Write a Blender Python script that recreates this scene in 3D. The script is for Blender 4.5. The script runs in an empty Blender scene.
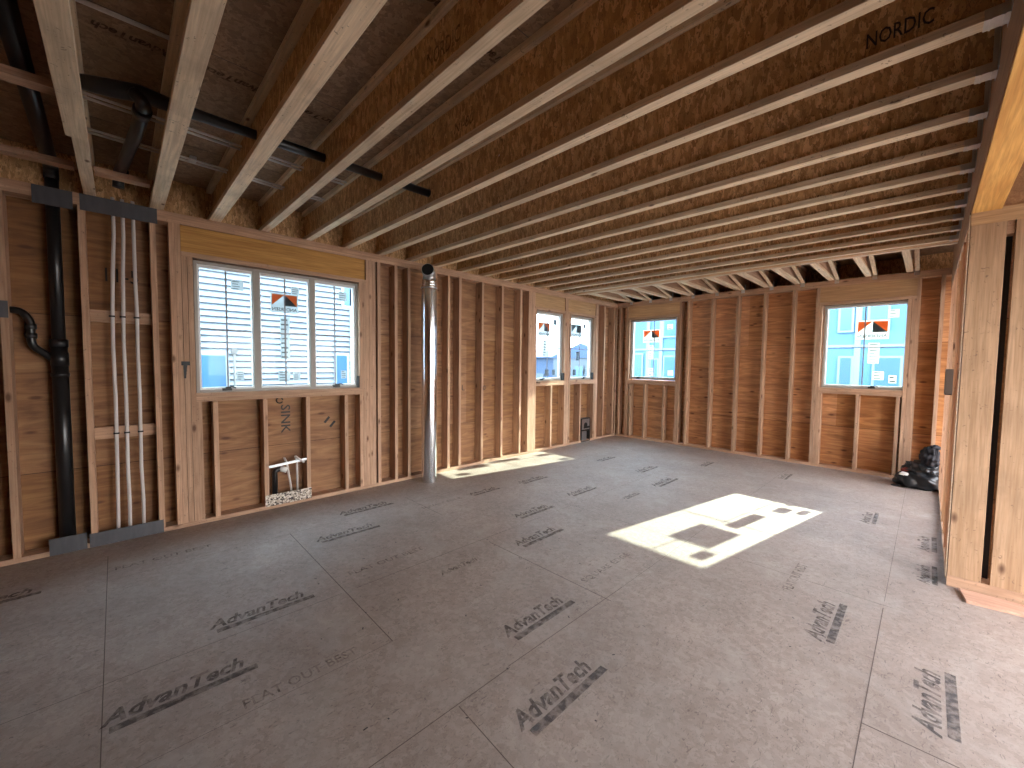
import bpy, math, random
from mathutils import Vector, Matrix, Euler, noise
random.seed(7)
C = bpy.context.scene.collection
H = 2.77; D = 7.532; W = 4.74; PI = math.pi

# ------------------------------------------------------------------ camera
def make_camera():
    f, yaw, pit, rol = 404.502, -0.79961, -0.05200, 0.01148
    F = Vector((math.sin(yaw)*math.cos(pit), math.cos(yaw)*math.cos(pit), math.sin(pit)))
    R = Vector((math.cos(yaw), -math.sin(yaw), 0)); U = R.cross(F)
    R2 = R*math.cos(rol)+U*math.sin(rol); U2 = -R*math.sin(rol)+U*math.cos(rol)
    cd = bpy.data.cameras.new('camera'); cam = bpy.data.objects.new('camera', cd); C.objects.link(cam)
    cd.sensor_width = 36; cd.lens = f/1024*36; cd.clip_start = .05; cd.clip_end = 300
    m = Matrix((R2, U2, -F)).transposed().to_4x4(); m.translation = Vector((4.592, 0, 1.5095))
    cam.matrix_world = m; bpy.context.scene.camera = cam
make_camera()

# ------------------------------------------------------------------ sky, sun, exposure
wd = bpy.data.worlds.new('World'); bpy.context.scene.world = wd; wd.use_nodes = True
wn = wd.node_tree; wn.nodes.clear()
bg = wn.nodes.new('ShaderNodeBackground'); wo = wn.nodes.new('ShaderNodeOutputWorld')
tc = wn.nodes.new('ShaderNodeTexCoord'); sx = wn.nodes.new('ShaderNodeSeparateXYZ'); rp = wn.nodes.new('ShaderNodeValToRGB')
wn.links.new(tc.outputs['Generated'], sx.inputs[0]); wn.links.new(sx.outputs['Z'], rp.inputs[0])
rp.color_ramp.elements[0].position = 0.0; rp.color_ramp.elements[0].color = (1.0, .96, .91, 1)
rp.color_ramp.elements[1].position = 0.5; rp.color_ramp.elements[1].color = (.84, .90, 1.0, 1)
wn.links.new(rp.outputs[0], bg.inputs[0]); bg.inputs[1].default_value = 3.4
wn.links.new(bg.outputs[0], wo.inputs[0])
sl = bpy.data.lights.new('sun', 'SUN'); so = bpy.data.objects.new('sun', sl); C.objects.link(so)
sl.energy = 5.0; sl.color = (1.0, .88, .62); sl.angle = math.radians(.5)
so.rotation_euler = Vector((-.365, -1.93, -1.0)).to_track_quat('-Z', 'Y').to_euler(); so.location = (6, 20, 10)
vs = bpy.context.scene.view_settings
vs.view_transform = 'Standard'; vs.look = 'None'; vs.gamma = 1; vs.use_curve_mapping = False; vs.exposure = 2.5

# ------------------------------------------------------------------ materials
class NT:
    def __init__(s, name):
        s.m = bpy.data.materials.new(name); s.m.use_nodes = True; s.t = s.m.node_tree
        s.b = s.t.nodes['Principled BSDF']; s.out = s.t.nodes['Material Output']
    def n(s, typ, **kw):
        o = s.t.nodes.new(typ)
        for k, v in kw.items():
            if hasattr(o, k): setattr(o, k, v)
        return o
    def l(s, a, b): s.t.links.new(a, b)
    def math(s, op, a, b=None, c=None):
        o = s.n('ShaderNodeMath', operation=op)
        for i, v in enumerate((a, b, c)):
            if v is None: continue
            if isinstance(v, (int, float)): o.inputs[i].default_value = v
            else: s.l(v, o.inputs[i])
        return o.outputs[0]
    def mix(s, f, a, b, typ='MIX'):
        o = s.n('ShaderNodeMix', data_type='RGBA', blend_type=typ)
        for i, v in ((0, f), (6, a), (7, b)):
            if isinstance(v, (int, float)): o.inputs[i].default_value = v
            elif isinstance(v, tuple): o.inputs[i].default_value = (*v[:3], 1)
            else: s.l(v, o.inputs[i])
        return o.outputs[2]
    def ramp(s, f, stops):
        o = s.n('ShaderNodeValToRGB'); cr = o.color_ramp
        while len(cr.elements) < len(stops): cr.elements.new(.5)
        for e, (p, c) in zip(cr.elements, stops):
            e.position = p; e.color = (*c, 1) if isinstance(c, tuple) else (c, c, c, 1)
        s.l(f, o.inputs[0]); return o.outputs[0]
    def coords(s, scale, rnd=True, kind='Object', rot=(0, 0, 0)):
        t = s.n('ShaderNodeTexCoord'); mp = s.n('ShaderNodeMapping'); v = t.outputs[kind]
        if rnd:
            oi = s.n('ShaderNodeObjectInfo'); r = s.math('MULTIPLY', oi.outputs['Random'], 37.0)
            va = s.n('ShaderNodeVectorMath', operation='ADD'); cx = s.n('ShaderNodeCombineXYZ')
            for i in range(3): s.l(r, cx.inputs[i])
            s.l(v, va.inputs[0]); s.l(cx.outputs[0], va.inputs[1]); v = va.outputs[0]
        s.l(v, mp.inputs[0]); mp.inputs['Scale'].default_value = scale; mp.inputs['Rotation'].default_value = rot
        return mp.outputs[0]
    def noise(s, v, sc, det=3, dist=0, rough=.55):
        o = s.n('ShaderNodeTexNoise'); s.l(v, o.inputs['Vector']); o.inputs['Scale'].default_value = sc
        o.inputs['Detail'].default_value = det; o.inputs['Distortion'].default_value = dist; o.inputs['Roughness'].default_value = rough
        return o.outputs['Fac']
    def vor(s, v, sc, out='Distance'):
        o = s.n('ShaderNodeTexVoronoi'); s.l(v, o.inputs['Vector']); o.inputs['Scale'].default_value = sc; return o.outputs[out]
    def bump(s, h, st=.2, d=.002):
        o = s.n('ShaderNodeBump'); o.inputs['Strength'].default_value = st; o.inputs['Distance'].default_value = d
        s.l(h, o.inputs['Height']); s.l(o.outputs[0], s.b.inputs['Normal'])
    def base(s, c, rough=.7, metal=0):
        if isinstance(c, tuple): s.b.inputs['Base Color'].default_value = (*c, 1)
        else: s.l(c, s.b.inputs['Base Color'])
        s.b.inputs['Roughness'].default_value = rough; s.b.inputs['Metallic'].default_value = metal
        return s.m

def plain(name, c, rough=.6, metal=0): return NT(name).base(c, rough, metal)

def lumber(name, axis, c1, c2, knot=(.10, .04, .018), kn=.10, stain=0.0):
    t = NT(name); sc = [9, 9, 9]; sc[axis] = .55
    v = t.coords(tuple(sc)); g = t.noise(v, 2.2, 5, 1.2)
    col = t.ramp(g, [(.3, c1), (.5, tuple((a+b)/2 for a, b in zip(c1, c2))), (.68, c2)])
    sf = [70, 70, 70]; sf[axis] = 2.5
    fn = t.noise(t.coords(tuple(sf)), 1.5, 3)
    col = t.mix(t.ramp(fn, [(.35, .45), (.6, 0.0)]), col, tuple(a*.6 for a in c1))
    ks = [7, 7, 7]; ks[axis] = 3.2
    kv = t.vor(t.coords(tuple(ks)), 1.0)
    col = t.mix(t.ramp(kv, [(kn*.6, .9), (kn*1.5, 0.0)]), col, knot)
    if stain:
        bl = t.noise(t.coords((2, 2, 2)), 1.6, 4, .5); col = t.mix(t.ramp(bl, [(.48, 0.0), (.7, stain)]), col, tuple(a*.5 for a in c1))
        dk = t.noise(t.coords((1, 1, 1)), 30, 2, 2.0); col = t.mix(t.ramp(dk, [(.66, 0.0), (.72, .6)]), col, (.12, .08, .06))
    oi = t.n('ShaderNodeObjectInfo'); tv = t.math('MULTIPLY_ADD', oi.outputs['Random'], .26, .87)
    hs = t.n('ShaderNodeHueSaturation'); t.l(col, hs.inputs['Color']); t.l(tv, hs.inputs['Value'])
    t.bump(g, .15); return t.base(hs.outputs[0], .75)
STUD1, STUD2 = (.40, .23, .14), (.58, .37, .24)
M = {}
for i, a in enumerate('xyz'): M['lum'+a] = lumber('spruce_'+a, i, STUD1, STUD2, stain=.25)
M['flange'] = lumber('flange_spruce', 0, (.66, .50, .33), (.86, .70, .50), kn=.07, stain=.45)
M['flangey'] = lumber('flange_spruce_y', 1, (.66, .50, .33), (.86, .70, .50), kn=.07)
M['post'] = lumber('fir_post', 2, (.42, .25, .135), (.57, .365, .22), kn=.11, stain=.3)
M['orange'] = lumber('glued_fir_orange', 1, (.58, .27, .06), (.80, .45, .13), kn=.02)
M['header'] = lumber('header_yellow', 1, (.42, .20, .05), (.60, .33, .09), kn=.08)
M['header2'] = lumber('header_fir_y', 1, (.44, .26, .12), (.60, .38, .19), kn=.06); M['headerx'] = lumber('header_fir', 0, (.50, .29, .14), (.66, .42, .22), kn=.05)
M['lvl'] = lumber('laminated_beam', 1, (.30, .15, .07), (.42, .23, .11), kn=.0)

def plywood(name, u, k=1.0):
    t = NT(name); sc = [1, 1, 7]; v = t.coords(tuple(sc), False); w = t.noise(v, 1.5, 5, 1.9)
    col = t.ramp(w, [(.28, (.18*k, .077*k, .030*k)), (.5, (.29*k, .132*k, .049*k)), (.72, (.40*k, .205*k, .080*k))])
    fine = t.noise(t.coords((3, 3, 90), False), 1.5, 3, .5); col = t.mix(t.ramp(fine, [(.38, .28), (.52, 0.0)]), col, (.14, .055, .028))
    # sheet to sheet tone, joints every 1.22 m up the wall and every 2.44 m along it
    tcd = t.n('ShaderNodeTexCoord'); se = t.n('ShaderNodeSeparateXYZ'); t.l(tcd.outputs['Object'], se.inputs[0])
    zz = t.math('DIVIDE', t.math('ADD', se.outputs['Z'], .60), 1.22); zi = t.math('FLOOR', zz); zf = t.math('FRACT', zz)
    uu = t.math('ADD', t.math('DIVIDE', se.outputs[u], 2.44), t.math('MULTIPLY', zi, .5)); ui = t.math('FLOOR', uu); uf = t.math('FRACT', uu)
    cb = t.n('ShaderNodeCombineXYZ'); t.l(zi, cb.inputs[0]); t.l(ui, cb.inputs[1])
    wnz = t.n('ShaderNodeTexWhiteNoise', noise_dimensions='3D'); t.l(cb.outputs[0], wnz.inputs[0])
    hs = t.n('ShaderNodeHueSaturation'); t.l(col, hs.inputs['Color']); t.l(t.math('MULTIPLY_ADD', wnz.outputs['Value'], .45, .80), hs.inputs['Value'])
    t.l(t.math('MULTIPLY_ADD', wnz.outputs['Value'], -.18, 1.05), hs.inputs['Saturation'])
    col = hs.outputs[0]
    j = t.math('LESS_THAN', zf, .004); col = t.mix(j, col, (.05, .02, .01))
    kn = t.vor(t.coords((3.2, 3.2, 8.5), False), 1.0); col = t.mix(t.ramp(kn, [(.07, .8), (.16, 0.0)]), col, (.09, .03, .015))
    t.bump(w, .2); return t.base(col, .75)
M['plyL'] = plywood('plywood_sheathing_left', 'Y', .88); M['plyF'] = plywood('plywood_sheathing_far', 'X', 1.75)  # far sheets coloured lighter to stand in for the stronger light there

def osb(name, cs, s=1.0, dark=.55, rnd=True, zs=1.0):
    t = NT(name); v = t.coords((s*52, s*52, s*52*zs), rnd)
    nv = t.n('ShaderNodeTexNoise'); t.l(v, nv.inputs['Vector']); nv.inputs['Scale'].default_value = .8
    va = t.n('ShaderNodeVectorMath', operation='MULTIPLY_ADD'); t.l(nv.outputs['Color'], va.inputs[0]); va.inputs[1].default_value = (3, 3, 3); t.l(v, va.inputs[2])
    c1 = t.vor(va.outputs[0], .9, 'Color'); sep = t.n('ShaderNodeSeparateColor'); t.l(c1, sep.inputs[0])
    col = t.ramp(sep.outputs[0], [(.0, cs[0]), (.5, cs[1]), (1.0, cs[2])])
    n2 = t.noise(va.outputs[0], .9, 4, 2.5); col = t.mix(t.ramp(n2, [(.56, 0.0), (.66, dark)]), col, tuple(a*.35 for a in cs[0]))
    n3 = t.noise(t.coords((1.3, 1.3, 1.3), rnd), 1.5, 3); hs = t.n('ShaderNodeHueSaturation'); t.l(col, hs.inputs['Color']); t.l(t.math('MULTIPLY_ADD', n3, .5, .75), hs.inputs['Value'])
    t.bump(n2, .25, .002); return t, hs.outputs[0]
t, c = osb('oriented_strand_web', ((.34, .18, .07), (.54, .31, .13), (.74, .47, .24)), 1.2, .75, True, .38); M['osb'] = t.base(c, .7)
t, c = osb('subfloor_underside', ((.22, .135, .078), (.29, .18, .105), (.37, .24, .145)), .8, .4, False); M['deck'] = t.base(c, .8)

def floor_mat():
    t, c = osb('strand_board_floor', ((.295, .230, .196), (.340, .268, .230), (.385, .31, .268)), .9, .35, False)
    big = t.noise(t.coords((1, 1, 1), False), .9, 4, .4); c = t.mix(t.ramp(big, [(.35, .35), (.6, 0.0)]), c, (.23, .175, .15))
    fl = t.noise(t.coords((22, 7, 1), False), 2.6, 3, 2.0); c = t.mix(t.ramp(fl, [(.61, 0.0), (.70, .6)]), c, (.10, .075, .065))
    fl2 = t.noise(t.coords((6, 6, 1), False), 9, 2, 1.0); c = t.mix(t.ramp(fl2, [(.70, 0.0), (.76, .75)]), c, (.08, .06, .055))
    dust = t.noise(t.coords((1, 1, 1), False), 3.0, 6, .8); c = t.mix(t.ramp(dust, [(.50, 0.0), (.75, .35)]), c, (.45, .40, .36))
    return t.base(c, .62)
M['floor'] = floor_mat()

def ink(name, c, lo=.42, hi=.60):
    t = NT(name); t.base(c, .8); tr = t.n('ShaderNodeBsdfTransparent'); mx = t.n('ShaderNodeMixShader')
    n = t.noise(t.coords((1, 1, 1), False), 24, 5); t.l(t.ramp(n, [(lo, .62), (hi, .22)]), mx.inputs[0])
    t.l(tr.outputs[0], mx.inputs[1]); t.l(t.b.outputs[0], mx.inputs[2]); t.l(mx.outputs[0], t.out.inputs[0]); return t.m
M['ink'] = ink('printed_ink', (.055, .058, .066)); M['inklight'] = ink('faded_ink', (.09, .08, .08), .36, .52); M['marker'] = plain('marker_black', (.02, .017, .016), .6)
M['inkdark'] = ink('dark_ink', (.035, .025, .02), .5, .68)

def metal_mat(name, c, rough, sc=20, amt=.3):
    t = NT(name); n = t.noise(t.coords((sc, sc, sc*.2)), 1, 3); col = t.mix(t.ramp(n, [(.35, 0.0), (.65, amt)]), c, tuple(a*.5 for a in c)); t.bump(n, .05); return t.base(col, rough, 1)
M['steel'] = metal_mat('galvanised_steel', (.62, .64, .66), .32); M['duct'] = metal_mat('bright_duct_steel', (.80, .81, .83), .16, 4, .15)
M['plate'] = metal_mat('dull_guard_plate', (.10, .10, .11), .5, 25, .35); M['plate'].node_tree.nodes['Principled BSDF'].inputs['Metallic'].default_value = .4
def speckle():
    t = NT('speckled_plate'); v = t.vor(t.coords((60, 60, 60)), 1.2, 'Color'); s = t.n('ShaderNodeSeparateColor'); t.l(v, s.inputs[0])
    return t.base(t.ramp(s.outputs[0], [(.15, (.04, .03, .03)), (.4, (.30, .24, .19)), (.9, (.62, .56, .48))]), .5, .2)
M['speck'] = speckle()
M['abs'] = plain('black_plastic_pipe', (.012, .012, .013), .28); M['black'] = plain('black_plastic', (.012, .012, .012), .5)
M['pex'] = plain('white_plastic_pipe', (.62, .58, .56), .35); M['white'] = plain('white_vinyl', (.68, .68, .67), .4)
M['frame'] = plain('primed_frame', (.34, .31, .275), .6); M['cap'] = plain('white_cap', (.7, .68, .66), .4); M['foil'] = metal_mat('foil_tape', (.85, .82, .78), .25, 60, .5)
M['dark'] = plain('opening_shade_black', (.004, .004, .004), 1.0); M['bag'] = plain('black_bag_plastic', (.010, .011, .013), .35); M['cloth'] = plain('dark_cloth', (.022, .020, .024), .9); M['red'] = plain('dark_red_cloth', (.22, .04, .03), .8)  # first black is painted shade for the duct's open end
M['gap'] = plain('joint_dark', (.12, .09, .078), .9); M['muntin'] = plain('muntin_grey', (.24, .25, .27), .5)
def thin(name, c, f=.65):
    t = NT(name); t.base(c, .8); tl = t.n('ShaderNodeBsdfTranslucent'); tl.inputs[0].default_value = (*c, 1); mx = t.n('ShaderNodeMixShader'); mx.inputs[0].default_value = f
    t.l(t.b.outputs[0], mx.inputs[1]); t.l(tl.outputs[0], mx.inputs[2]); t.l(mx.outputs[0], t.out.inputs[0]); return t.m
M['paper'] = thin('white_label_paper', (.62, .61, .59)); M['greylab'] = thin('grey_label', (.30, .30, .31))
M['lorange'] = thin('label_orange', (.95, .32, .10)); M['lgrey'] = thin('label_grey', (.20, .19, .18)); M['letter'] = plain('label_letters', (.07, .06, .06), .7)
M['pink'] = lumber('reddish_offcut', 0, (.50, .27, .18), (.62, .37, .26), kn=.02)

def glass():
    t = NT('film_covered_glass'); tr = t.n('ShaderNodeBsdfTransparent'); tr.inputs[0].default_value = (.80, .93, 1.0, 1)
    gl = t.n('ShaderNodeBsdfGlossy'); gl.inputs['Roughness'].default_value = .03; mx = t.n('ShaderNodeMixShader'); mx.inputs[0].default_value = .008
    t.l(tr.outputs[0], mx.inputs[1]); t.l(gl.outputs[0], mx.inputs[2]); t.l(mx.outputs[0], t.out.inputs[0]); return t.m
M['glass'] = glass()
# outside
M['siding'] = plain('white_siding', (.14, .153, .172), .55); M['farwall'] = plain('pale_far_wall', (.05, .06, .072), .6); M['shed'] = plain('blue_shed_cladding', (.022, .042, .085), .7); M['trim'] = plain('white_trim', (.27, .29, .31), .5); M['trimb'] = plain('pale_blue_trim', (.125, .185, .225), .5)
M['blue'] = NT('blue_house_wrap'); 
t = M['blue']; n = t.noise(t.coords((.7, .7, .7), False), 1.5, 3); M['blue'] = t.base(t.ramp(n, [(.3, (.036, .108, .187)), (.7, (.052, .13, .213))]), .6)
M['bluewin'] = plain('blue_window_glass', (.03, .088, .175), .3); M['roof'] = plain('grey_blue_roof', (.03, .05, .10), .8)
t = NT('pale_ground'); n = t.noise(t.coords((1, 1, 1), False), .6, 4); M['ground'] = t.base(t.ramp(n, [(.3, (.15, .145, .14)), (.7, (.22, .21, .205))]), .9)
t = NT('blue_hill_scrub'); n = t.noise(t.coords((1, 1, 1), False), .35, 5); M['hill'] = t.base(t.ramp(n, [(.3, (.02, .04, .085)), (.7, (.035, .06, .115))]), .9)

# ------------------------------------------------------------------ geometry helpers
class MB:
    def __init__(s): s.v = []; s.f = []; s.sm = []
    def poly(s, pts, faces, smooth=False):
        o = len(s.v); s.v += [Vector(p) for p in pts]; s.f += [tuple(i+o for i in f) for f in faces]; s.sm += [smooth]*len(faces); return s
    def box(s, x0, x1, y0, y1, z0, z1):
        x0, x1 = sorted((x0, x1)); y0, y1 = sorted((y0, y1)); z0, z1 = sorted((z0, z1))
        p = [(x, y, z) for z in (z0, z1) for (x, y) in ((x0, y0), (x1, y0), (x1, y1), (x0, y1))]
        return s.poly(p, [(3, 2, 1, 0), (4, 5, 6, 7), (0, 1, 5, 4), (1, 2, 6, 5), (2, 3, 7, 6), (3, 0, 4, 7)])
    def prism(s, pts, d):      # pts: planar polygon, extruded by vector d
        n = len(pts); P = [Vector(p) for p in pts]; Q = [p+Vector(d) for p in P]
        return s.poly(P+Q, [tuple(range(n))[::-1], tuple(range(n, 2*n))]+[(i, (i+1) % n, (i+1) % n+n, i+n) for i in range(n)])
    def tube(s, path, r, n=14, caps=True):
        P = [Vector(p) for p in path]; rs = r if isinstance(r, (list, tuple)) else [r]*len(P); vs = []; prev = None
        for i, p in enumerate(P):
            a = P[max(i-1, 0)]; b = P[min(i+1, len(P)-1)]; d = (b-a).normalized()
            if prev is None: u = d.orthogonal().normalized()
            else: u = (prev-d*prev.dot(d)); u = u.normalized() if u.length > 1e-6 else d.orthogonal().normalized()
            prev = u; w = d.cross(u)
            vs += [p+(u*math.cos(2*PI*k/n)+w*math.sin(2*PI*k/n))*rs[i] for k in range(n)]
        fs = [(i*n+k, i*n+(k+1) % n, (i+1)*n+(k+1) % n, (i+1)*n+k) for i in range(len(P)-1) for k in range(n)]
        s.poly(vs, fs, True)
        if caps:
            o = len(s.v)-len(vs); s.f += [tuple(o+k for k in range(n))[::-1], tuple(o+(len(P)-1)*n+k for k in range(n))]; s.sm += [False, False]
        return s
    def build(s, name, mat, parent=None, bevel=0):
        me = bpy.data.meshes.new(name); off = parent_loc(parent)
        me.from_pydata([tuple(v-off) for v in s.v], [], s.f); me.polygons.foreach_set('use_smooth', s.sm); me.materials.append(mat); me.update()
        o = bpy.data.objects.new(name, me); C.objects.link(o); o.parent = parent
        if bevel: b = o.modifiers.new('bevel', 'BEVEL'); b.width = bevel; b.segments = 1; b.limit_method = 'ANGLE'
        return o
def parent_loc(p):
    v = Vector((0, 0, 0))
    while p is not None: v += p.location; p = p.parent
    return v
def tag(o, label, cat, group=None):
    o['label'] = label; o['category'] = cat
    if group: o['group'] = group
    return o
def thing(name, label, cat, loc, group=None):
    o = bpy.data.objects.new(name, None); C.objects.link(o); o.location = loc; o.empty_display_size = .1; return tag(o, label, cat, group)
def struct(o): o['kind'] = 'structure'; return o
def sempty(name):
    o = bpy.data.objects.new(name, None); C.objects.link(o); o['kind'] = 'structure'; return o
def arc(pts, r=.05, seg=5):       # rounds the inner corners of a path
    P = [Vector(p) for p in pts]; out = [P[0]]
    for i in range(1, len(P)-1):
        a = P[i]+(P[i-1]-P[i]).normalized()*r; b = P[i]+(P[i+1]-P[i]).normalized()*r
        for k in range(seg+1):
            t = k/seg; out.append(a*(1-t)**2+P[i]*2*t*(1-t)+b*t*t)
    return out+[P[-1]]
def text(name, body, o, ex, ey, w, h, mat, parent, shear=0, bold=0):
    cu = bpy.data.curves.new(name, 'FONT'); cu.body = body; cu.size = 1; cu.shear = shear; cu.offset = bold; cu.resolution_u = 2
    to = bpy.data.objects.new(name, cu); me = bpy.data.meshes.new_from_object(to); bpy.data.objects.remove(to); bpy.data.curves.remove(cu)
    xs = [v.co.x for v in me.vertices]; ys = [v.co.y for v in me.vertices]; x0, x1, y0, y1 = min(xs), max(xs), min(ys), max(ys)
    o = Vector(o); ex = Vector(ex); ey = Vector(ey); off = parent_loc(parent)
    for v in me.vertices: v.co = o+ex*((v.co.x-x0)/(x1-x0)*w)+ey*((v.co.y-y0)/(y1-y0)*h)-off
    me.materials.clear(); me.materials.append(mat); me.update()
    ob = bpy.data.objects.new(name, me); C.objects.link(ob); ob.parent = parent; return ob

# ------------------------------------------------------------------ floor and ceiling deck
BX = 6.6; BY = -3.6; T = .152
floor = struct(MB().box(-T, BX, BY, D+T, -.03, 0).build('floor', M['floor']))
def strip(mb, x0, y0, x1, y1, w=.0035, z=.0008):
    d = Vector((x1-x0, y1-y0, 0)); n = Vector((-d.y, d.x, 0)).normalized()*w/2
    p = [Vector((x0, y0, z))-n, Vector((x1, y1, z))-n, Vector((x1, y1, z))+n, Vector((x0, y0, z))+n]
    mb.poly(p, [(0, 1, 2, 3)])
g = MB()
for a in ((.78, -.1, .78, 1.03, .002), (2.0, -.5, 2.0, 1.0, .003), (2.0, 1.1, 2.0, 2.46), (3.21, .0, 3.21, 1.35, .004), (3.20, 1.35, 3.21, 2.4), (4.46, 1.7, 4.46, 3.4), (4.46, 3.5, 4.46, 7.3, .002),
          (.3, -.1, 2.7, -.09), (.78, 1.03, 2.64, 1.02, .005), (3.22, 1.03, 3.9, 1.0, .004), (2.07, 2.2, 3.25, 2.21, .005), (1.81, 3.43, 4.5, 3.44), (3.3, 5.86, 4.6, 5.84), (.6, 2.25, 1.3, 2.25),
          (4.46, 2.22, 5.2, 2.26, .006), (2.0, 2.46, 2.0, 5.5, .002), (1.3, 5.85, 2.6, 5.86, .002), (.78, 1.03, .78, 7.0, .002), (3.21, 2.4, 3.21, 7, .002), (2.62, -.1, 2.64, 1.02, .002)): strip(g, *a)
g.build('panel_joint', M['gap'], floor)
def logo(x, y, L=.54, mat='ink', bar=True):
    k = L/.54
    text('printed_logo', 'AdvanTech', (x, y, .0012), (0, 1, 0), (-1, 0, 0), L*.92, .092*k, M[mat], floor, .3, .03)
    if bar:
        m = MB(); m.poly([(x+.014*k, y+.03, .0012), (x+.052*k, y+.03, .0012), (x+.052*k, y+L, .0012), (x+.014*k, y+L, .0012)], [(0, 1, 2, 3)]); m.build('printed_bar', M[mat], floor)
for x, y, L in ((3.50, 1.14, .55), (3.05, 1.49, .54), (2.31, -.10, .55), (1.87, .32, .54), (4.25, 2.72, .54), (4.70, 2.36, .54), (1.86, 2.74, .52), (2.30, 2.32, .54)): logo(x, y, L)
for x, y, L in ((.64, 1.51, .55), (1.11, 1.14, .54), (.64, -.95, .55), (1.80, 3.65, .5), (1.09, 3.56, .5), (1.03, 2.83, .42), (1.83, 5.18, .5), (2.30, 4.73, .55),
                (4.665, 4.0, .40), (4.665, 4.72, .44), (4.26, 5.14, .45), (2.28, 4.03, .3), (1.08, 5.3, .45), (3.3, 6.3, .4), (2.3, 6.2, .4), (2.3, -1.1, .5)): logo(x, y, L)
logo(2.26, 1.60, .36, 'inklight', False)
for s, x, y, L in (('FLAT OUT BEST', 1.82, 1.13, .60), ('FLAT OUT BEST', .62, -.06, .56), ('SQUARE EDGE', 3.02, 2.27, .60), ('FLAT OUT BEST', 4.02, 3.2, .5), ('FLAT OUT BEST', 2.6, .35, .5), ('SQUARE EDGE', 1.05, 2.2, .5)):
    text('printed_slogan', s, (x, y, .0012), (0, 1, 0), (-1, 0, 0), L, .06, M['inklight'], floor, 0, .01)
m = MB()
for i in range(46):     # scuffs, staples and chips pressed in the boards
    x = random.uniform(1.2, 4.6); y = random.uniform(.6, 3.4); a = random.uniform(0, PI); L = random.uniform(.006, .02)
    strip(m, x, y, x+math.cos(a)*L, y+math.sin(a)*L, .006, .001)
m.build('dark_scuffs', M['marker'], floor)['kind'] = 'stuff'

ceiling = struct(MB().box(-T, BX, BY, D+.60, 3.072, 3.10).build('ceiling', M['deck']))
def clogo(x, y, L=.5): text('printed_logo', 'AdvanTech', (x, y+L, 3.0708), (0, -1, 0), (-1, 0, 0), L, .06, M['inkdark'], ceiling, .3, .03)
clogo(1.83, -.05, .3); clogo(1.84, .36, .34); clogo(1.82, .80, .42); clogo(3.05, .95, .4); clogo(3.0, 1.33, .3)
g = MB()
for x, y0, y1 in ((1.96, -.6, 2), (.74, -.6, 2), (3.18, -.6, 2)): g.box(x-.002, x+.002, y0, y1, 3.0712, 3.0725)
g.build('panel_joint', M['gap'], ceiling)

# ------------------------------------------------------------------ walls
def mapL(u, d, z): return (-d, u, z)
def mapF(u, d, z): return (u, D+d, z)
def wb(mb, mp, u0, u1, d0, d1, z0, z1):
    a = mp(u0, d0, z0); b = mp(u1, d1, z1); mb.box(a[0], b[0], a[1], b[1], a[2], b[2]); return mb
PT = .088                       # double top plate
def sheath(wall, mp, u0, u1, holes, mat, ztop=3.072):
    us = sorted({u0, u1, *[h[0] for h in holes], *[h[1] for h in holes]}); m = MB()
    for a, b in zip(us, us[1:]):
        hs = [h for h in holes if h[0] <= a+1e-6 and h[1] >= b-1e-6]
        if not hs: wb(m, mp, a, b, .14, T, -.03, ztop)
        else:
            wb(m, mp, a, b, .14, T, -.03, hs[0][2]); wb(m, mp, a, b, .14, T, hs[0][3], ztop)
    m.build('sheathing', mat, wall)
def studs(wall, mp, items, mat):
    for it in items:
        r, z0, z1 = it[:3]; dep = it[3] if len(it) > 3 else .14
        j = random.uniform(-.0015, .0015)
        wb(MB(), mp, r-.038+j, r+j, 0+abs(j), dep, z0, z1).build('stud', mat, wall)
FULL = (.038, H-PT)
wl = sempty('wall_left')
ops_l = [(.50, 2.012, 1.20, 2.40), (5.03, 5.775, 1.19, 2.40), (5.975, 6.70, 1.19, 2.40)]
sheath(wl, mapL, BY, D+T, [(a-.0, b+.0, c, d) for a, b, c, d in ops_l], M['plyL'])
wb(MB(), mapL, BY, D, 0, .14, 0, .038).build('bottom_plate', M['lumy'], wl)
wb(MB(), mapL, BY, D+.14, 0, .14, H-PT, H-PT/2-.001).build('top_plate', M['lumy'], wl)
wb(MB(), mapL, BY, D, .003, .14, H-PT/2, H).build('top_plate', M['lumy'], wl)
wb(MB(), mapL, BY, D+.14, .105, .14, H, 3.072).build('rim_board', M['osb'], wl)
it = [(r,)+FULL for r in (-3.0, -2.2, -1.375, -.975, -.556, -.156, .255, .376, .415, 2.119, 2.158, 2.197, 2.259, 2.483, 2.661, 3.06, 3.272, 3.46, 3.87, 4.268, 4.67, 4.868, 4.907, 6.79, 6.829, 7.08, 7.44, 7.53)]
it += [(.455, .038, 2.42), (.494, .038, 2.42), (.533, .038, 1.125), (2.080, .038, 2.42), (2.041, .038, 2.42), (4.985, .038, H-PT), (5.024, .038, 2.42), (4.946, .038, H-PT),
       (5.828, .038, H-PT), (5.867, .038, H-PT), (5.906, .038, 2.42), (5.961, .038, 2.42), (6.74, .038, 2.42)]
it += [(r, .038, 1.12) for r in (.652, 1.058, 1.456, 1.862, 5.45, 6.30)]
studs(wl, mapL, it, M['lumz'])
for a, b in ((.418, 2.080), (4.99, 5.79), (5.87, 6.75)):
    wb(MB(), mapL, a, b, .022, .14, 2.455, H-PT).build('header', M['header' if a < 1 else 'header2'], wl)
    wb(MB(), mapL, a, b, 0, .14, 2.412, 2.452).build('header_plate', M['lumy'], wl)
for a, b in ((.494, 2.03), (5.03, 5.79), (5.965, 6.75)):
    wb(MB(), mapL, a, b, -.001, .14, 1.125, 1.163).build('sill_plate', M['lumy'], wl)
    wb(MB(), mapL, a, b, -.001, .14, 1.164, 1.202).build('sill_plate', M['lumy'], wl)
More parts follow.
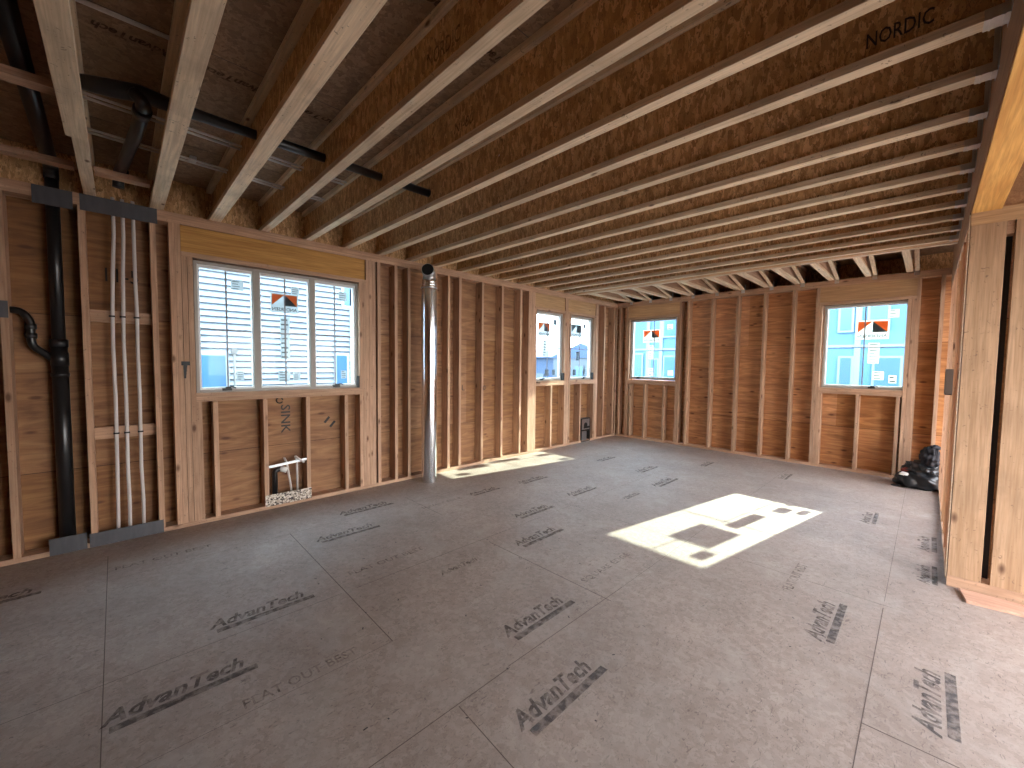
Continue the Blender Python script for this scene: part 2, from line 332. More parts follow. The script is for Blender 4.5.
for z in (1.80, .855): wb(MB(), mapL, -.156, .217, .055, .093, z, z+.095).build('blocking', M['lumy'], wl)
# marker writing on the sheathing
text('marker_writing', 'SINK', (-.138, 1.21, 1.04), (0, 0, -1), (0, 1, 0), .30, .09, M['marker'], wl, 0, .01)
text('marker_writing', '11', (-.138, 1.64, .82), (0, .08, -.07), (0, .6, .7), 1.0, .09, M['marker'], wl, 0, .03)
text('marker_writing', '11-5', (-.138, -.06, 2.14), (0, 1, 0), (0, 0, 1), .20, .11, M['marker'], wl)
m = MB(); m.tube([(-.137, 1.20+.03*math.cos(a), 1.09+.03*math.sin(a)) for a in [k*PI/6 for k in range(12)]], .006, 5); m.build('marker_writing', M['marker'], wl)
text('marker_writing', 'L', (-.138, 3.58, 1.10), (0, 1, 0), (0, 0, 1), .05, .08, M['marker'], wl)
text('marker_writing', '0', (-.138, 3.98, 1.09), (0, 1, 0), (0, 0, 1), .05, .07, M['marker'], wl)
text('marker_writing', 'T', (-.138, 4.36, 1.08), (0, 1, 0), (0, 0, 1), .05, .09, M['marker'], wl)

wf = sempty('wall_far')
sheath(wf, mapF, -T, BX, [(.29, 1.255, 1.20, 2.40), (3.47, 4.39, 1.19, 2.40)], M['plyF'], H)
wb(MB(), mapF, .0, BX, 0, .14, 0, .038).build('bottom_plate', M['lumx'], wf)
wb(MB(), mapF, 0, BX, 0, .14, H-PT, H-PT/2-.001).build('top_plate', M['lumx'], wf)
wb(MB(), mapF, 0, BX, .003, .14, H-PT/2, H).build('top_plate', M['lumx'], wf)
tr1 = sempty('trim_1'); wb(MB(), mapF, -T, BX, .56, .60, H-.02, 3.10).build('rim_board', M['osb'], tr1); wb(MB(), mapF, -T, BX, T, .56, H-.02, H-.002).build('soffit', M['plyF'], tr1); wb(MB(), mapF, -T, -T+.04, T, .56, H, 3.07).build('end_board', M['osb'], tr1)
it = [(r,)+FULL for r in (.075, .243, 1.342, 1.490, 1.905, 2.315, 2.715, 3.11, 3.41, 4.478, 4.694, 5.1, 5.5)]
it += [(.282, .038, 2.42), (1.300, .038, 2.42), (.34, .038, 1.11), (.655, .038, 1.11), (1.057, .038, 1.11), (3.449, .038, 2.42), (3.488, .038, 1.11), (3.925, .038, 1.11), (4.340, .038, 1.11), (4.400, .038, 2.42), (4.439, .038, 2.42)]
studs(wf, mapF, it, M['lumz'])
for a, b in ((.245, 1.303), (3.412, 4.439)):
    wb(MB(), mapF, a, b, .012, .14, 2.46, H-PT).build('header', M['headerx'], wf)
    wb(MB(), mapF, a, b, 0, .14, 2.415, 2.455).build('header_plate', M['lumx'], wf)
for a, b in ((.282, 1.262), (3.45, 4.36)):
    wb(MB(), mapF, a, b, -.001, .14, 1.112, 1.152).build('sill_plate', M['lumx'], wf)
    wb(MB(), mapF, a, b, -.001, .14, 1.153, 1.195).build('sill_plate', M['lumx'], wf)

# right partition, its end wall and the big beam
wr = sempty('wall_right')
WT = 2.545
MB().box(W, W+.14, 4.229, D, 0, .038).build('bottom_plate', M['lumy'], wr)
MB().box(W, W+.14, 4.24, D, WT-.044, WT).build('top_plate', M['lumy'], wr)
for k in range(9):
    y = 4.42+.40*k
    if y < D-.05: MB().box(W+random.uniform(0, .004), W+.14, y, y+.038, .038, WT-.044).build('stud', M['post'] if k in (0, 2, 3) else M['lumz'], wr)
MB().box(W-.004, W, 4.09, 4.128, .06, WT).build('corner_edge_board', M['flangey'], wr)
MB().box(W+.004, 5.9, 4.087, 4.227, 0, .078).build('bottom_plate', M['lumx'], wr)
MB().box(W+.002, 5.9, 4.087, 4.227, 2.45, WT).build('top_plate', M['headerx'], wr)
MB().box(W+.004, 4.898, 4.087, 4.125, .078, 2.45).build('post_face', M['post'], wr, .002)
MB().box(W+.004, 4.89, 4.127, 4.225, .078, 2.45).build('post_core', M['lumz'], wr)
MB().box(4.936, 5.076, 4.087, 4.125, .078, 2.45).build('stud', M['post'], wr, .002)
MB().box(4.90, 4.934, 4.20, 4.225, .078, 2.45).build('gap_strip', M['black'], wr)  # black strip set at the back of the gap
MB().box(4.90, 4.934, 4.10, 4.19, 2.37, 2.45).build('blocking', M['lumx'], wr)
for x in (5.10, 5.5, 5.85): MB().box(x, x+.14 if x < 5.2 else x+.04, 4.087, 4.125, .078, 2.45).build('stud', M['post'], wr)
MB().box(W+.14, BX, 4.10, 4.14, WT, 3.072).build('header', M['lvl'], wr)
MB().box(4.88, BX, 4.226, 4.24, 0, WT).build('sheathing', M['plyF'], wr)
beam = thing('ceiling_beam', 'deep laminated wooden beam along the right edge, carrying the joist hangers', 'beam', (W, 0, WT))
MB().box(W, W+.136, BY, D, WT+.001, 3.071).build('laminated_side', M['lvl'], beam)
MB().box(W+.004, W+.132, BY, 4.086, WT-.012, WT+.002).build('orange_underside', M['orange'], beam)['label'] = 'orange glued underside'

# unseen outer walls, closed or left open to shape the daylight inside
wbk = sempty('wall_back')
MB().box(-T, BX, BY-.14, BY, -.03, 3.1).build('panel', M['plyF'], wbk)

wr2 = sempty('wall_east')
MB().box(BX, BX+.14, 4.1, D+T, 2.5, 3.1).build('header', M['lumy'], wr2)
for y in (4.24, 5.9, D-.05): MB().box(BX, BX+.14, y, y+.14, 0, 2.5).build('post', M['post'], wr2)
MB().box(BX, BX+.14, BY, 4.1, 2.3, 3.1).build('header', M['lumy'], wr2)
MB().box(BX, BX+.14, BY, 1.3, -.03, 2.3).build('panel', M['plyL'], wr2)
for y in (-3.6, 1.3, 2.8): MB().box(BX-.14, BX, y, y+.14, 0, 3.07).build('post', M['post'], wr2)

# ------------------------------------------------------------------ windows
def label_sheet(win, mp, right, u0, u1, z0, z1, d, mat='paper', lines=0, inset=()):
    s = wb(MB(), mp, u0, u1, d, d+.0012, z0, z1).build('sticker', M[mat], win); dd = d-.0008
    if lines:
        m = MB(); h = (z1-z0)/lines
        for k in range(lines):
            w = (u1-u0)*random.uniform(.45, .8); z = z0+h*(k+.5); wb(m, mp, u0+(u1-u0)*.1, u0+(u1-u0)*.1+w, dd, dd+.0006, z-h*.16, z+h*.16)
        m.build('printed_lines', M['lgrey'], s)
    return s
def brand_label(win, mp, u0, u1, z0, z1, d, cw=.05, tone='lorange'):
    w = u1-u0; h = z1-z0; s = wb(MB(), mp, u0, u1, d, d+.0012, z0, z1).build('sticker', M['paper'], win); dd = d-.0008
    a = u0+w*cw; b = u1-w*cw; zt = z1-h*.07; zb = z0+h*.36; um = (a+b)/2
    P = lambda pts, mat, nm: MB().prism([mp(u, dd, z) for u, z in pts], Vector(mp(0, .0006, 0))-Vector(mp(0, 0, 0))).build(nm, M[mat], s)
    P([(a, zb), (a, zt), (um, zt)], tone, 'orange_field'); P([(um, zt), (b, zt), (b, zb)], tone, 'orange_field'); P([(um, zb), (b, zb), (um, zt)], 'lgrey', 'grey_field')
    r = Vector(mp(1, 0, 0))-Vector(mp(0, 0, 0))
    text('lettering', 'ANDERSEN', mp(b, dd, z0+h*.09), -r, (0, 0, 1), b-a, h*.17, M['letter'], s, 0, .02)
def window(n, mp, u0, u1, z0, z1, panes, gz, cranks=(), muz=1.786):
    w = sempty('window_%d' % n); d0, d1 = .045, .135; fr = .026
    m = MB(); wb(m, mp, u0, u0+fr, d0, d1, z0, z1); wb(m, mp, u1-fr, u1, d0, d1, z0, z1); wb(m, mp, u0+fr, u1-fr, d0, d1, z0, z0+fr); wb(m, mp, u0+fr, u1-fr, d0, d1, z1-fr, z1)
    for (a, b), (c, e) in zip(panes, panes[1:]): wb(m, mp, b+.012, c-.012, d0-.004, d1, z0+fr, z1-fr)
    m.build('window_frame', M['frame'], w, .002)
    for (a, b) in panes:
        o = .016; s = MB(); A = max(a-.022, u0+fr); B = min(b+.022, u1-fr); Z0 = z0+fr; Z1 = z1-fr
        wb(s, mp, A, a, .06, .11, Z0, Z1); wb(s, mp, b, B, .06, .11, Z0, Z1); wb(s, mp, a, b, .06, .11, Z0, gz[0]); wb(s, mp, a, b, .06, .11, gz[1], Z1)
        sa = s.build('sash', M['white'], w, .0015)
        wb(MB(), mp, a-.003, b+.003, .0845, .0855, gz[0]-.003, gz[1]+.003).build('pane', M['glass'], sa)
        um = (a+b)/2; m = MB(); wb(m, mp, um-.007, um+.007, .078, .084, gz[0], gz[1]); wb(m, mp, a, b, .079, .0835, muz-.006, muz+.006); m.build('muntin', M['muntin'], sa)
    for u in cranks:
        m = MB(); wb(m, mp, u-.045, u+.03, .035, .06, z0+.012, z0+.034); wb(m, mp, u-.02, u+.02, .022, .045, z0+.03, z0+.05)
        m.tube([mp(u, .03, z0+.04), mp(u+.03, .022, z0+.052), mp(u+.06, .025, z0+.036)], .006, 8); m.build('crank_handle', M['black'], w)
    return w
w1 = window(1, mapL, .503, 2.008, 1.204, 2.400, [(.545, .950), (1.030, 1.470), (1.545, 1.960)], (1.25, 2.345), (.74, 1.76))
brand_label(w1, mapL, 1.12, 1.38, 2.00, 2.20, .0865)
label_sheet(w1, mapL, 0, 1.205, 1.295, 1.52, 1.95, .0865, 'paper', 9)
for a in ((1.31, 1.39, 2.20, 2.28), (1.18, 1.29, 1.29, 1.40), (1.32, 1.39, 1.30, 1.39), (1.80, 1.89, 2.19, 2.29), (1.82, 1.88, 1.31, 1.40), (.79, .89, 2.18, 2.27), (.82, .88, 1.31, 1.40)): label_sheet(w1, mapL, 0, *a, .0865, 'paper', 4)
w2 = window(2, mapL, 5.035, 5.765, 1.206, 2.395, [(5.075, 5.71)], (1.255, 2.345), (5.22,))
brand_label(w2, mapL, 5.15, 5.47, 1.98, 2.22, .0865)
label_sheet(w2, mapL, 0, 5.28, 5.38, 1.63, 1.91, .0865, 'paper', 6)
for a in ((5.55, 5.65, 2.19, 2.29), (5.34, 5.45, 1.29, 1.40), (5.54, 5.62, 1.30, 1.40)): label_sheet(w2, mapL, 0, *a, .0865, 'greylab', 4)
w3 = window(3, mapL, 5.98, 6.69, 1.206, 2.395, [(6.02, 6.64)], (1.255, 2.345), (6.42,))
brand_label(w3, mapL, 6.07, 6.40, 2.01, 2.25, .0865, tone='lgrey')
for a in ((6.24, 6.35, 1.57, 1.74), (6.44, 6.53, 2.19, 2.28), (6.14, 6.24, 1.29, 1.40), (6.47, 6.53, 1.30, 1.40)): label_sheet(w3, mapL, 0, *a, .0865, 'greylab', 4)
w4 = window(4, mapF, .293, 1.252, 1.21, 2.405, [(.345, 1.22)], (1.262, 2.365), (.48,))
brand_label(w4, mapF, .54, .90, 1.95, 2.20, .0865)
for a, l in (((.67, .77, 1.62, 1.89), 6), ((.67, .79, 1.29, 1.44), 3), ((1.07, 1.18, 1.30, 1.40), 3), ((1.04, 1.15, 2.19, 2.29), 3)): label_sheet(w4, mapF, 0, *a, .0865, 'paper', l)
w5 = window(5, mapF, 3.472, 4.388, 1.198, 2.405, [(3.516, 4.352)], (1.246, 2.362), (4.05,))
brand_label(w5, mapF, 3.84, 4.19, 1.90, 2.17, .0865)
for a, l in (((3.98, 4.10, 1.56, 1.85), 7), ((4.04, 4.16, 1.33, 1.45), 3), ((4.21, 4.29, 1.29, 1.40), 2), ((4.17, 4.28, 2.19, 2.30), 3)): label_sheet(w5, mapF, 0, *a, .0865, 'paper', l)
for w, mp, a, b in ((w1, mapL, 2.009, 2.0, 0), (w2, mapL, 5.77, 0, 0), (w3, mapL, 6.695, 0, 0), (w4, mapF, .262, 0, 0)) and ((w1, mapL, 1.985, 2.002), (w2, mapL, 5.735, 5.79), (w3, mapL, 6.665, 6.72)):
    wb(MB(), mp, a, b, .006, .044, 1.204, 1.34).build('flashing_tape', M['black'], w)

# ------------------------------------------------------------------ ceiling joists
def ibeam(root, y, x0, x1, fw, n0=None):
    if n0: 
        m = MB().box(x0, n0, y-.022, y+fw/2, H, H+.038).box(n0, x1, y-fw/2, y+fw/2, H, H+.038)
    else: m = MB().box(x0, x1, y-fw/2, y+fw/2, H, H+.038)
    m.build('bottom_flange', M['flange'], root, .0015)
    MB().box(x0, x1, y-.005, y+.005, H+.036, 3.036).build('web', M['osb'], root)
    MB().box(x0, x1, y-fw/2, y+fw/2, 3.034, 3.0715).build('top_flange', M['flange'], root)
def hanger(root, y, fw):
    m = MB(); a = y-fw/2-.003; b = y+fw/2+.003; x0 = W-.065; x1 = W-.001
    m.box(x0, x1, a, b, H-.003, H-.001); m.prism([(x0, a, H-.001), (x1, a, H-.001), (x1, a, H+.20), (x1-.018, a, H+.20), (x1-.018, a, H+.036), (x0, a, H+.036)], (0, .002, 0)); m.prism([(x0, b, H-.001), (x1, b, H-.001), (x1, b, H+.20), (x1-.018, b, H+.20), (x1-.018, b, H+.036), (x0, b, H+.036)], (0, -.002, 0))
    m.box(x1-.002, x1, a-.03, a, H-.001, H+.24); m.box(x1-.002, x1, b, b+.03, H-.001, H+.24)
    for x in (x0+.014, x0+.046): m.box(x, x+.005, a-.001, b+.001, H-.006, H-.003)
    m.build('joist_hanger', M['steel'], root)
ords = ['first', 'second', 'third', 'fourth', 'fifth', 'sixth', 'seventh', 'eighth', 'ninth', 'tenth', 'eleventh', 'twelfth', 'thirteenth', 'fourteenth', 'fifteenth', 'sixteenth']
def copy_tree(o, parent=None):
    c = o.copy(); C.objects.link(c); c.parent = parent
    for ch in [k for k in bpy.data.objects if k.parent == o]: copy_tree(ch, c)
    return c
extra = {0: ', notched near the wall', 1: ', just right of the white pipes', 2: ', above the three-pane window', 6: ', NORDIC printed at its right end'}
proto = {}; J = []
for k in range(16):
    y = -.137+.401*k; fw = .090 if k < 3 else .066; key = 'n' if k == 0 else fw
    lab = 'wooden ceiling I-joist, %s from the top left corner%s' % (ords[k], extra.get(k, ''))
    if key not in proto:
        r = thing('ceiling_joist', lab, 'joist', (0, y, H), 'I-joists across the main ceiling'); ibeam(r, y, -.104, W-.004, fw, 1.12 if k == 0 else None); hanger(r, y, fw)
        proto[key] = r
    else:
        r = copy_tree(proto[key]); r.location = (0, y, H); r['label'] = lab
    J.append(r)
for k, w, x, h, L, dz, sh in ((6, 'NORDIC', 4.345, .062, .20, .085, 0), (4, 'NI-80', 2.55, .06, .18, .10, .2), (3, 'NORDIC', 2.9, .07, .25, .10, 0)):
    text('printed_mark', w, (x, -.137+.401*k-.0062, H+dz), (1, 0, 0), (0, 0, 1), L, h, M['marker' if k == 6 else 'inkdark'], J[k], sh, .01)
for k, o in enumerate(J): o.rotation_euler.z = (0, 0, 0, .004, .007)[k] if k < 5 else .0118
# doubled beam that ends the long joists
b2 = thing('trimmer_beam', 'double wooden beam closing the long joists before the short ones', 'beam', (0, 6.0, H))
MB().box(-.1, W-.004, 5.985, 6.028, H, 3.071).build('ply', M['headerx'], b2); MB().box(-.1, W-.004, 6.030, 6.075, H+.004, 3.071).build('ply', M['headerx'], b2); MB().box(-.1, W-.004, 6.077, 6.15, H, H+.04).build('nailer', M['flange'], b2)
# short joists over the far bay, each with its brace
base = None
for k in range(11):
    x = .245+.4115*k; side = 10-k
    lab = 'short joist end above the far wall, %s counted from the right' % ords[side]
    if base is None:
        base = thing('short_joist', lab, 'joist', (x, D, H), 'short joists over the far wall')
        MB().box(x-.032, x+.032, 6.155, D+.55, H, H+.038).build('bottom_flange', M['flangey'], base)
        MB().box(x-.006, x+.006, 6.155, D+.55, H+.038, 3.036).build('web', M['lumy'], base)
        MB().box(x-.032, x+.032, 6.155, D+.55, 3.034, 3.071).build('top_flange', M['lumy'], base)
        p = [(x+.048, D+.06, H+.001), (x+.048, D+.015, H+.001), (x+.048, 6.45, 3.00), (x+.048, 6.45, 3.06)]
        MB().prism(p, (.042, 0, 0)).build('brace', M['flangey'], base)
        MB().box(x+.088, x+.091, D-.006, D+.05, H-.05, H+.09).box(x+.04, x+.091, D-.006, D-.003, H-.05, H+.03).build('metal_tie', M['steel'], base)
    else:
        r = copy_tree(base); r.location = (x, D, H); r['label'] = lab
blk = 0
for x, y0, y1, w in ((.33, -.62, -.188, 'left of the notched joist, near the wall'), (.33, -.086, .212, 'between the two joists above the white pipes'), (1.47, -.62, -.188, 'left of the notched joist, further from the wall')):
    o = MB().box(x-.045, x+.045, y0, y1, H+.07, H+.108).build('joist_blocking', M['lumy']); tag(o, 'flat wooden block in the ceiling, '+w, 'wood block')

# ------------------------------------------------------------------ plumbing
def coupling(name, root, p, r, L, ax=2):
    a = Vector(p); d = Vector((0, 0, 0)); d[ax] = L/2; MB().tube([a-d, a+d], r, 20).build(name, M['abs'], root)
st = thing('waste_pipe', 'thick black vertical waste pipe in the left stud bay', 'pipe', (-.07, -.325, .13))
MB().tube([(-.07, -.325, .05), (-.07, -.325, 1.62)], .046, 24).build('lower_pipe', M['abs'], st)
MB().tube([(-.07, -.325, 1.55), (-.07, -.325, 2.93)], .038, 24).build('upper_pipe', M['abs'], st)
for z, L in ((1.62, .06), (1.50, .10), (1.38, .03)): coupling('coupling', st, (-.07, -.325, z), .051, L)
MB().tube(arc([(-.07, -.66, 1.865), (-.07, -.50, 1.85), (-.07, -.462, 1.78), (-.07, -.462, 1.60), (-.07, -.40, 1.54), (-.07, -.33, 1.47)], .035), .024, 16).build('side_branch', M['abs'], st)
for z in (1.74, 1.67): MB().tube([(-.07, -.462, z-.02), (-.07, -.462, z+.02)], .031, 16).build('union_nut', M['abs'], st)
MB().tube(arc([(-.07, -.325, 2.85), (-.07, -.325, 2.95), (.15, -.32, 2.95), (2.6, -.29, 2.97)], .07), .041, 20).build('ceiling_run', M['abs'], st)
cp = thing('drain_pipe', 'black drain pipe running high across the joists at upper left', 'pipe', (1.5, 0, 2.9))
MB().tube([(1.47, -.135, 2.93), (1.49, .0, 2.945), (1.52, .12, 2.955), (1.55, .35, 2.935), (1.57, .6, 2.925), (1.64, 1.93, 2.905)], [.034, .044, .044, .032, .029, .029], 20).build('pipe', M['abs'], cp)
MB().tube([(1.64, 1.88, 2.906), (1.642, 1.95, 2.904)], .033, 20).build('end_cap', M['abs'], cp)
MB().tube(arc([(1.53, .10, 2.945), (1.56, .14, 2.90), (1.20, .12, 2.885), (.42, .06, 2.918), (.20, .04, 2.918), (.19, .035, 2.82)], .06), .034, 18).build('branch', M['abs'], cp)
for x in (.22, 1.42): MB().tube([(x, .05 if x < 1 else .13, 2.918 if x < 1 else 2.89), (x+.07, .055 if x < 1 else .135, 2.918 if x < 1 else 2.89)], .042, 18).build('coupling', M['abs'], cp)
pos = ['leftmost', 'middle', 'rightmost']
for i, (ya, yb, yc) in enumerate(((.0, -.029, -.040), (.056, .034, .030), (.118, .117, .116))):
    r = thing('water_pipe', 'white plastic water pipe up the left wall, %s of three' % pos[i], 'pipe', (-.04, yb, .11), 'three white water pipes')
    MB().tube([(-.04, yc, .04), (-.04, yc+.004, .3), (-.04, yb-.003, .6), (-.04, yb, .9), (-.04, yb+.003, 1.2), (-.04, yb, 1.6), (-.04, yb+.004, 1.85), (-.04, (ya+yb)/2, 2.2), (-.04, ya, 2.5), (-.04, ya, 2.80)], .0125, 12).build('tube', M['pex'], r)
    for z in (.895, 1.85): MB().box(-.056, -.024, yb-.018, yb+.018, z-.006, z+.006).build('pipe_clip', M['black'], r)
for nm, a, w in (('g', (-.42, -.217, H-.135, H-.003), 'upper left, in front of the black waste pipe'), ('g', (-.181, .266, H-.125, H-.001), 'upper left, across the three white pipes'),
                 ('g', (-.417, -.218, .001, .130), 'on the floor plate in front of the black waste pipe'), ('g', (-.205, .243, .001, .113), 'on the floor plate across the three white pipes')):
    o = MB().box(.0045, .007, a[0], a[1], a[2], a[3]).build('guard_plate', M['plate']); tag(o, 'dark grey steel guard plate '+w, 'metal plate', 'grey steel guard plates')
o = MB().box(.0035, .006, -.60, -.555, 1.79, 1.91).build('guard_plate', M['plate']); tag(o, 'small grey steel plate on the stud at the left photo edge', 'metal plate', 'grey steel guard plates')
o = MB().box(.0045, .0075, 1.02, 1.456, .03, .147).build('guard_plate', M['speck']); tag(o, 'speckled steel guard plate at the foot of the sink plumbing', 'metal plate', 'grey steel guard plates')
sk = thing('sink_plumbing', 'sink rough-in with black drain and two white tubes under the big window', 'plumbing', (-.07, 1.23, .1))
MB().tube(arc([(-.07, 1.125, .05), (-.07, 1.125, .37), (-.07, 1.19, .385)], .03), .026, 16).build('drain_pipe', M['abs'], sk)
MB().tube([(-.07, 1.175, .385), (-.05, 1.235, .36)], .028, 14).build('white_cap', M['cap'], sk)['label'] = 'white drain cap'
MB().tube([(-.06, 1.285, .05), (-.06, 1.27, .2), (-.055, 1.235, .44), (-.03, 1.205, .50)], .010, 10).build('supply_tube', M['pex'], sk)
MB().tube([(-.06, 1.335, .05), (-.06, 1.335, .44), (-.03, 1.31, .50)], .010, 10).build('supply_tube', M['pex'], sk)
MB().prism([(-.01, 1.06, .415), (-.01, 1.42, .445), (-.01, 1.42, .47), (-.01, 1.06, .44)], (-.006, 0, 0)).build('mounting_bracket', M['steel'], sk)
MB().tube([(-.01, 1.31, .50), (-.005, 1.39, .425)], .010, 10).build('valve_stub', M['pex'], sk)
for i, (x, w) in enumerate(((1.20, 'further out of the two pairs'), (.70, 'closer to the wall of the two pairs'))):
    r = thing('ceiling_tube_pair', 'pair of thin white ceiling tubes, '+w, 'pipe', (x, .6, 3.0))
    for dx in (0, -.055): MB().tube([(x+dx, -.12, 3.005), (x+dx-.03, .7, 3.0), (x+dx-.05, 1.4, 2.99)], .0085, 8).build('tube', M['pex'], r)
    if i: MB().box(x-.07, x+.02, .42, .46, 2.992, 3.015).build('clip', M['steel'], r)
r = thing('ceiling_tube', 'single thin white tube under the ceiling deck at the top left', 'pipe', (1.96, .05, 3.05))
MB().tube([(1.96, -.13, 3.055), (1.97, .26, 3.055)], .010, 8).build('tube', M['pex'], r)
wi = thing('tube_bundle', 'bundle of thin tubes strapped beneath a joist near the black pipe end', 'tubing', (1.6, 1.9, 2.8))
yb = -.137+.401*5
for j, dy in enumerate((0, .018, .036)):
    MB().tube([(1.32, yb+.045+dy, 2.90), (1.42, yb+.05+dy, 2.84+.008*j), (1.9, yb+.05+dy, 2.83), (2.35, yb+.05+dy, 2.835), (2.5, yb+.03+dy, 2.92)], .008, 8).build('tube', M['pex'] if j != 1 else M['steel'], wi)
for x in (1.5, 1.62, 1.95, 2.32): MB().box(x-.012, x+.012, yb+.034, yb+.10, 2.815, 2.86).build('strap', M['black'], wi)

# ------------------------------------------------------------------ metal duct
dx, dy, dr = .235, 2.785, .095
du = thing('metal_duct', 'tall shiny round sheet metal duct standing against the left wall', 'duct', (dx, dy, 0))
n = 36; m = MB(); ring = [(dx+dr*math.cos(2*PI*k/n)*(1+.02*math.sin(3*2*PI*k/n)), dy+dr*math.sin(2*PI*k/n)*(1+.02*math.sin(3*2*PI*k/n))) for k in range(n)]
zs = [0, .02, .6, 1.2, 1.8, 2.42]
m.poly([(x, y, z) for z in zs for x, y in ring], [(i*n+k, i*n+(k+1) % n, (i+1)*n+(k+1) % n, (i+1)*n+k) for i in range(len(zs)-1) for k in range(n)], True)
m.build('round_pipe', M['duct'], du)
a = math.radians(-62)
MB().box(dx+.094, dx+.100, dy-.030, dy-.022, .01, 2.3).build('lock_seam', M['duct'], du)
MB().tube([(dx, dy, 2.415), (dx, dy, 2.425)], dr+.004, 32).build('crimped_collar', M['steel'], du)
m = MB()
for i in range(9):
    pass
tp = []
for i in range(9):
    z = 2.42+.012*i; tp.append((dx, dy, z))
MB().tube(tp, [dr*.98+.005*math.sin(i*2.3) for i in range(9)], 28).build('foil_wrap', M['foil'], du)
MB().tube(arc([(dx, dy, 2.52), (dx, dy, 2.60), (dx+.085, dy-.075, 2.625)], .045), .078, 28).build('elbow', M['steel'], du)
MB().tube([(dx+.080, dy-.071, 2.624), (dx+.092, dy-.081, 2.628)], .070, 28).build('opening_shade', M['dark'], du)['label'] = 'open end with its inner shade painted black'  # solid black disc paints the shade inside the duct mouth

# ------------------------------------------------------------------ things on the walls
vb = thing('wall_vent_box', 'metal box with two openings low on the left wall by the far corner', 'vent box', (.0, 6.46, 0))
m = MB(); m.box(-.06, .012, 6.32, 6.335, .0, .46).box(-.06, .012, 6.585, 6.60, 0, .46).box(-.06, .012, 6.32, 6.6, .445, .46).box(-.06, .012, 6.32, 6.6, .215, .24).box(-.06, .012, 6.32, 6.6, 0, .02).build('box_frame', M['black'], vb)
MB().box(-.03, .006, 6.335, 6.585, .24, .445).build('upper_panel', M['steel'], vb)
MB().tube([(.004, 6.46, .32), (.010, 6.46, .32)], .055, 20).box(-.0, .009, 6.40, 6.58, .26, .30).build('opening_shade', M['black'], vb)  # black pieces on the panel stand in for the shade inside the opening
MB().box(-.03, .004, 6.36, 6.50, .03, .20).build('lower_panel', M['steel'], vb)
hk = thing('black_latch', 'small black latch fixed to the stud left of the big window', 'latch', (.0, .42, 1.4))
MB().box(.001, .014, .395, .455, 1.455, 1.49).build('latch_head', M['black'], hk); MB().prism([(.002, .41, 1.455), (.002, .435, 1.455), (.002, .425, 1.34), (.002, .412, 1.34)], (.012, 0, 0)).build('latch_arm', M['black'], hk)
M['greybox'] = plain('grey_box', (.16, .16, .16), .6)
sw = thing('electrical_box', 'grey metal electrical box on the edge of the right partition wall', 'electrical box', (W, 5.2, 1.35))
MB().box(W-.045, W-.001, 5.05, 5.075, 1.28, 1.50).box(W-.045, W-.001, 5.26, 5.285, 1.28, 1.50).box(W-.045, W-.001, 5.05, 5.285, 1.28, 1.29).build('box_shell', M['greybox'], sw)
MB().box(W-.03, W-.002, 5.075, 5.26, 1.29, 1.50).build('box_inside', M['black'], sw)
sb = MB().prism([(4.80, 4.055, .0012), (4.828, 3.868, .0012), (5.05, 3.90, .0012), (5.9, 3.86, .0012), (5.9, 4.075, .0012)], (0, 0, .018)).build('wood_offcut', M['pink'])
tag(sb, 'flat reddish board offcut on the floor at the foot of the right wall end', 'board')

# ------------------------------------------------------------------ bags in the far right corner
def lump(name, c, s, mat, parent, seed, amp=.2, fr=3.0):
    import bmesh
    bm = bmesh.new(); bmesh.ops.create_icosphere(bm, subdivisions=4, radius=1); off = parent_loc(parent)
    for v in bm.verts:
        d = v.co.normalized(); k = 1+amp*noise.noise(d*fr+Vector((seed, seed*2, 0)))+amp*.5*abs(noise.noise(d*fr*3+Vector((seed, 0, 5))))
        p = Vector((d.x*s[0]*k, d.y*s[1]*k, d.z*s[2]*k)); p += Vector(c); p.z = max(p.z, .002); p.x = min(p.x, W-.003); p.y = min(p.y, D-.003); v.co = p-off
    me = bpy.data.meshes.new(name); bm.to_mesh(me); bm.free(); me.materials.append(mat)
    for p in me.polygons: p.use_smooth = True
    o = bpy.data.objects.new(name, me); C.objects.link(o); o.parent = parent; return o
bg1 = thing('garbage_bag', 'slumped black plastic bag on the floor in the far right corner', 'bag', (4.55, 7.16, 0))
lump('bag_body', (4.56, 7.17, .10), (.21, .16, .13), M['bag'], bg1, 1.3, .3, 2.2); lump('bag_fold', (4.60, 7.20, .24), (.16, .13, .09), M['bag'], bg1, 4.1, .5, 3)
jk = thing('dark_jacket', 'dark jacket heaped on top of the black bag against the wall', 'jacket', (4.66, 7.2, .25))
lump('jacket_body', (4.655, 7.19, .40), (.085, .12, .13), M['cloth'], jk, 2.7, .45, 3); lump('collar', (4.69, 7.16, .53), (.05, .05, .03), M['cloth'], jk, 6.0, .3, 3)
gv = thing('work_glove', 'white and dark red work glove lying on the left side of the bag', 'glove', (4.42, 7.1, .18))
lump('palm', (4.435, 7.075, .165), (.045, .035, .028), M['cap'], gv, 3.3, .3, 2); lump('cuff', (4.445, 7.14, .205), (.045, .04, .035), M['red'], gv, 5.3, .3, 2)
ch = lump('wood_chip', (4.36, 7.06, .01), (.04, .03, .012), M['cloth'], None, 8.3, .2, 2); tag(ch, 'small dark scrap on the floor left of the black bag', 'scrap')

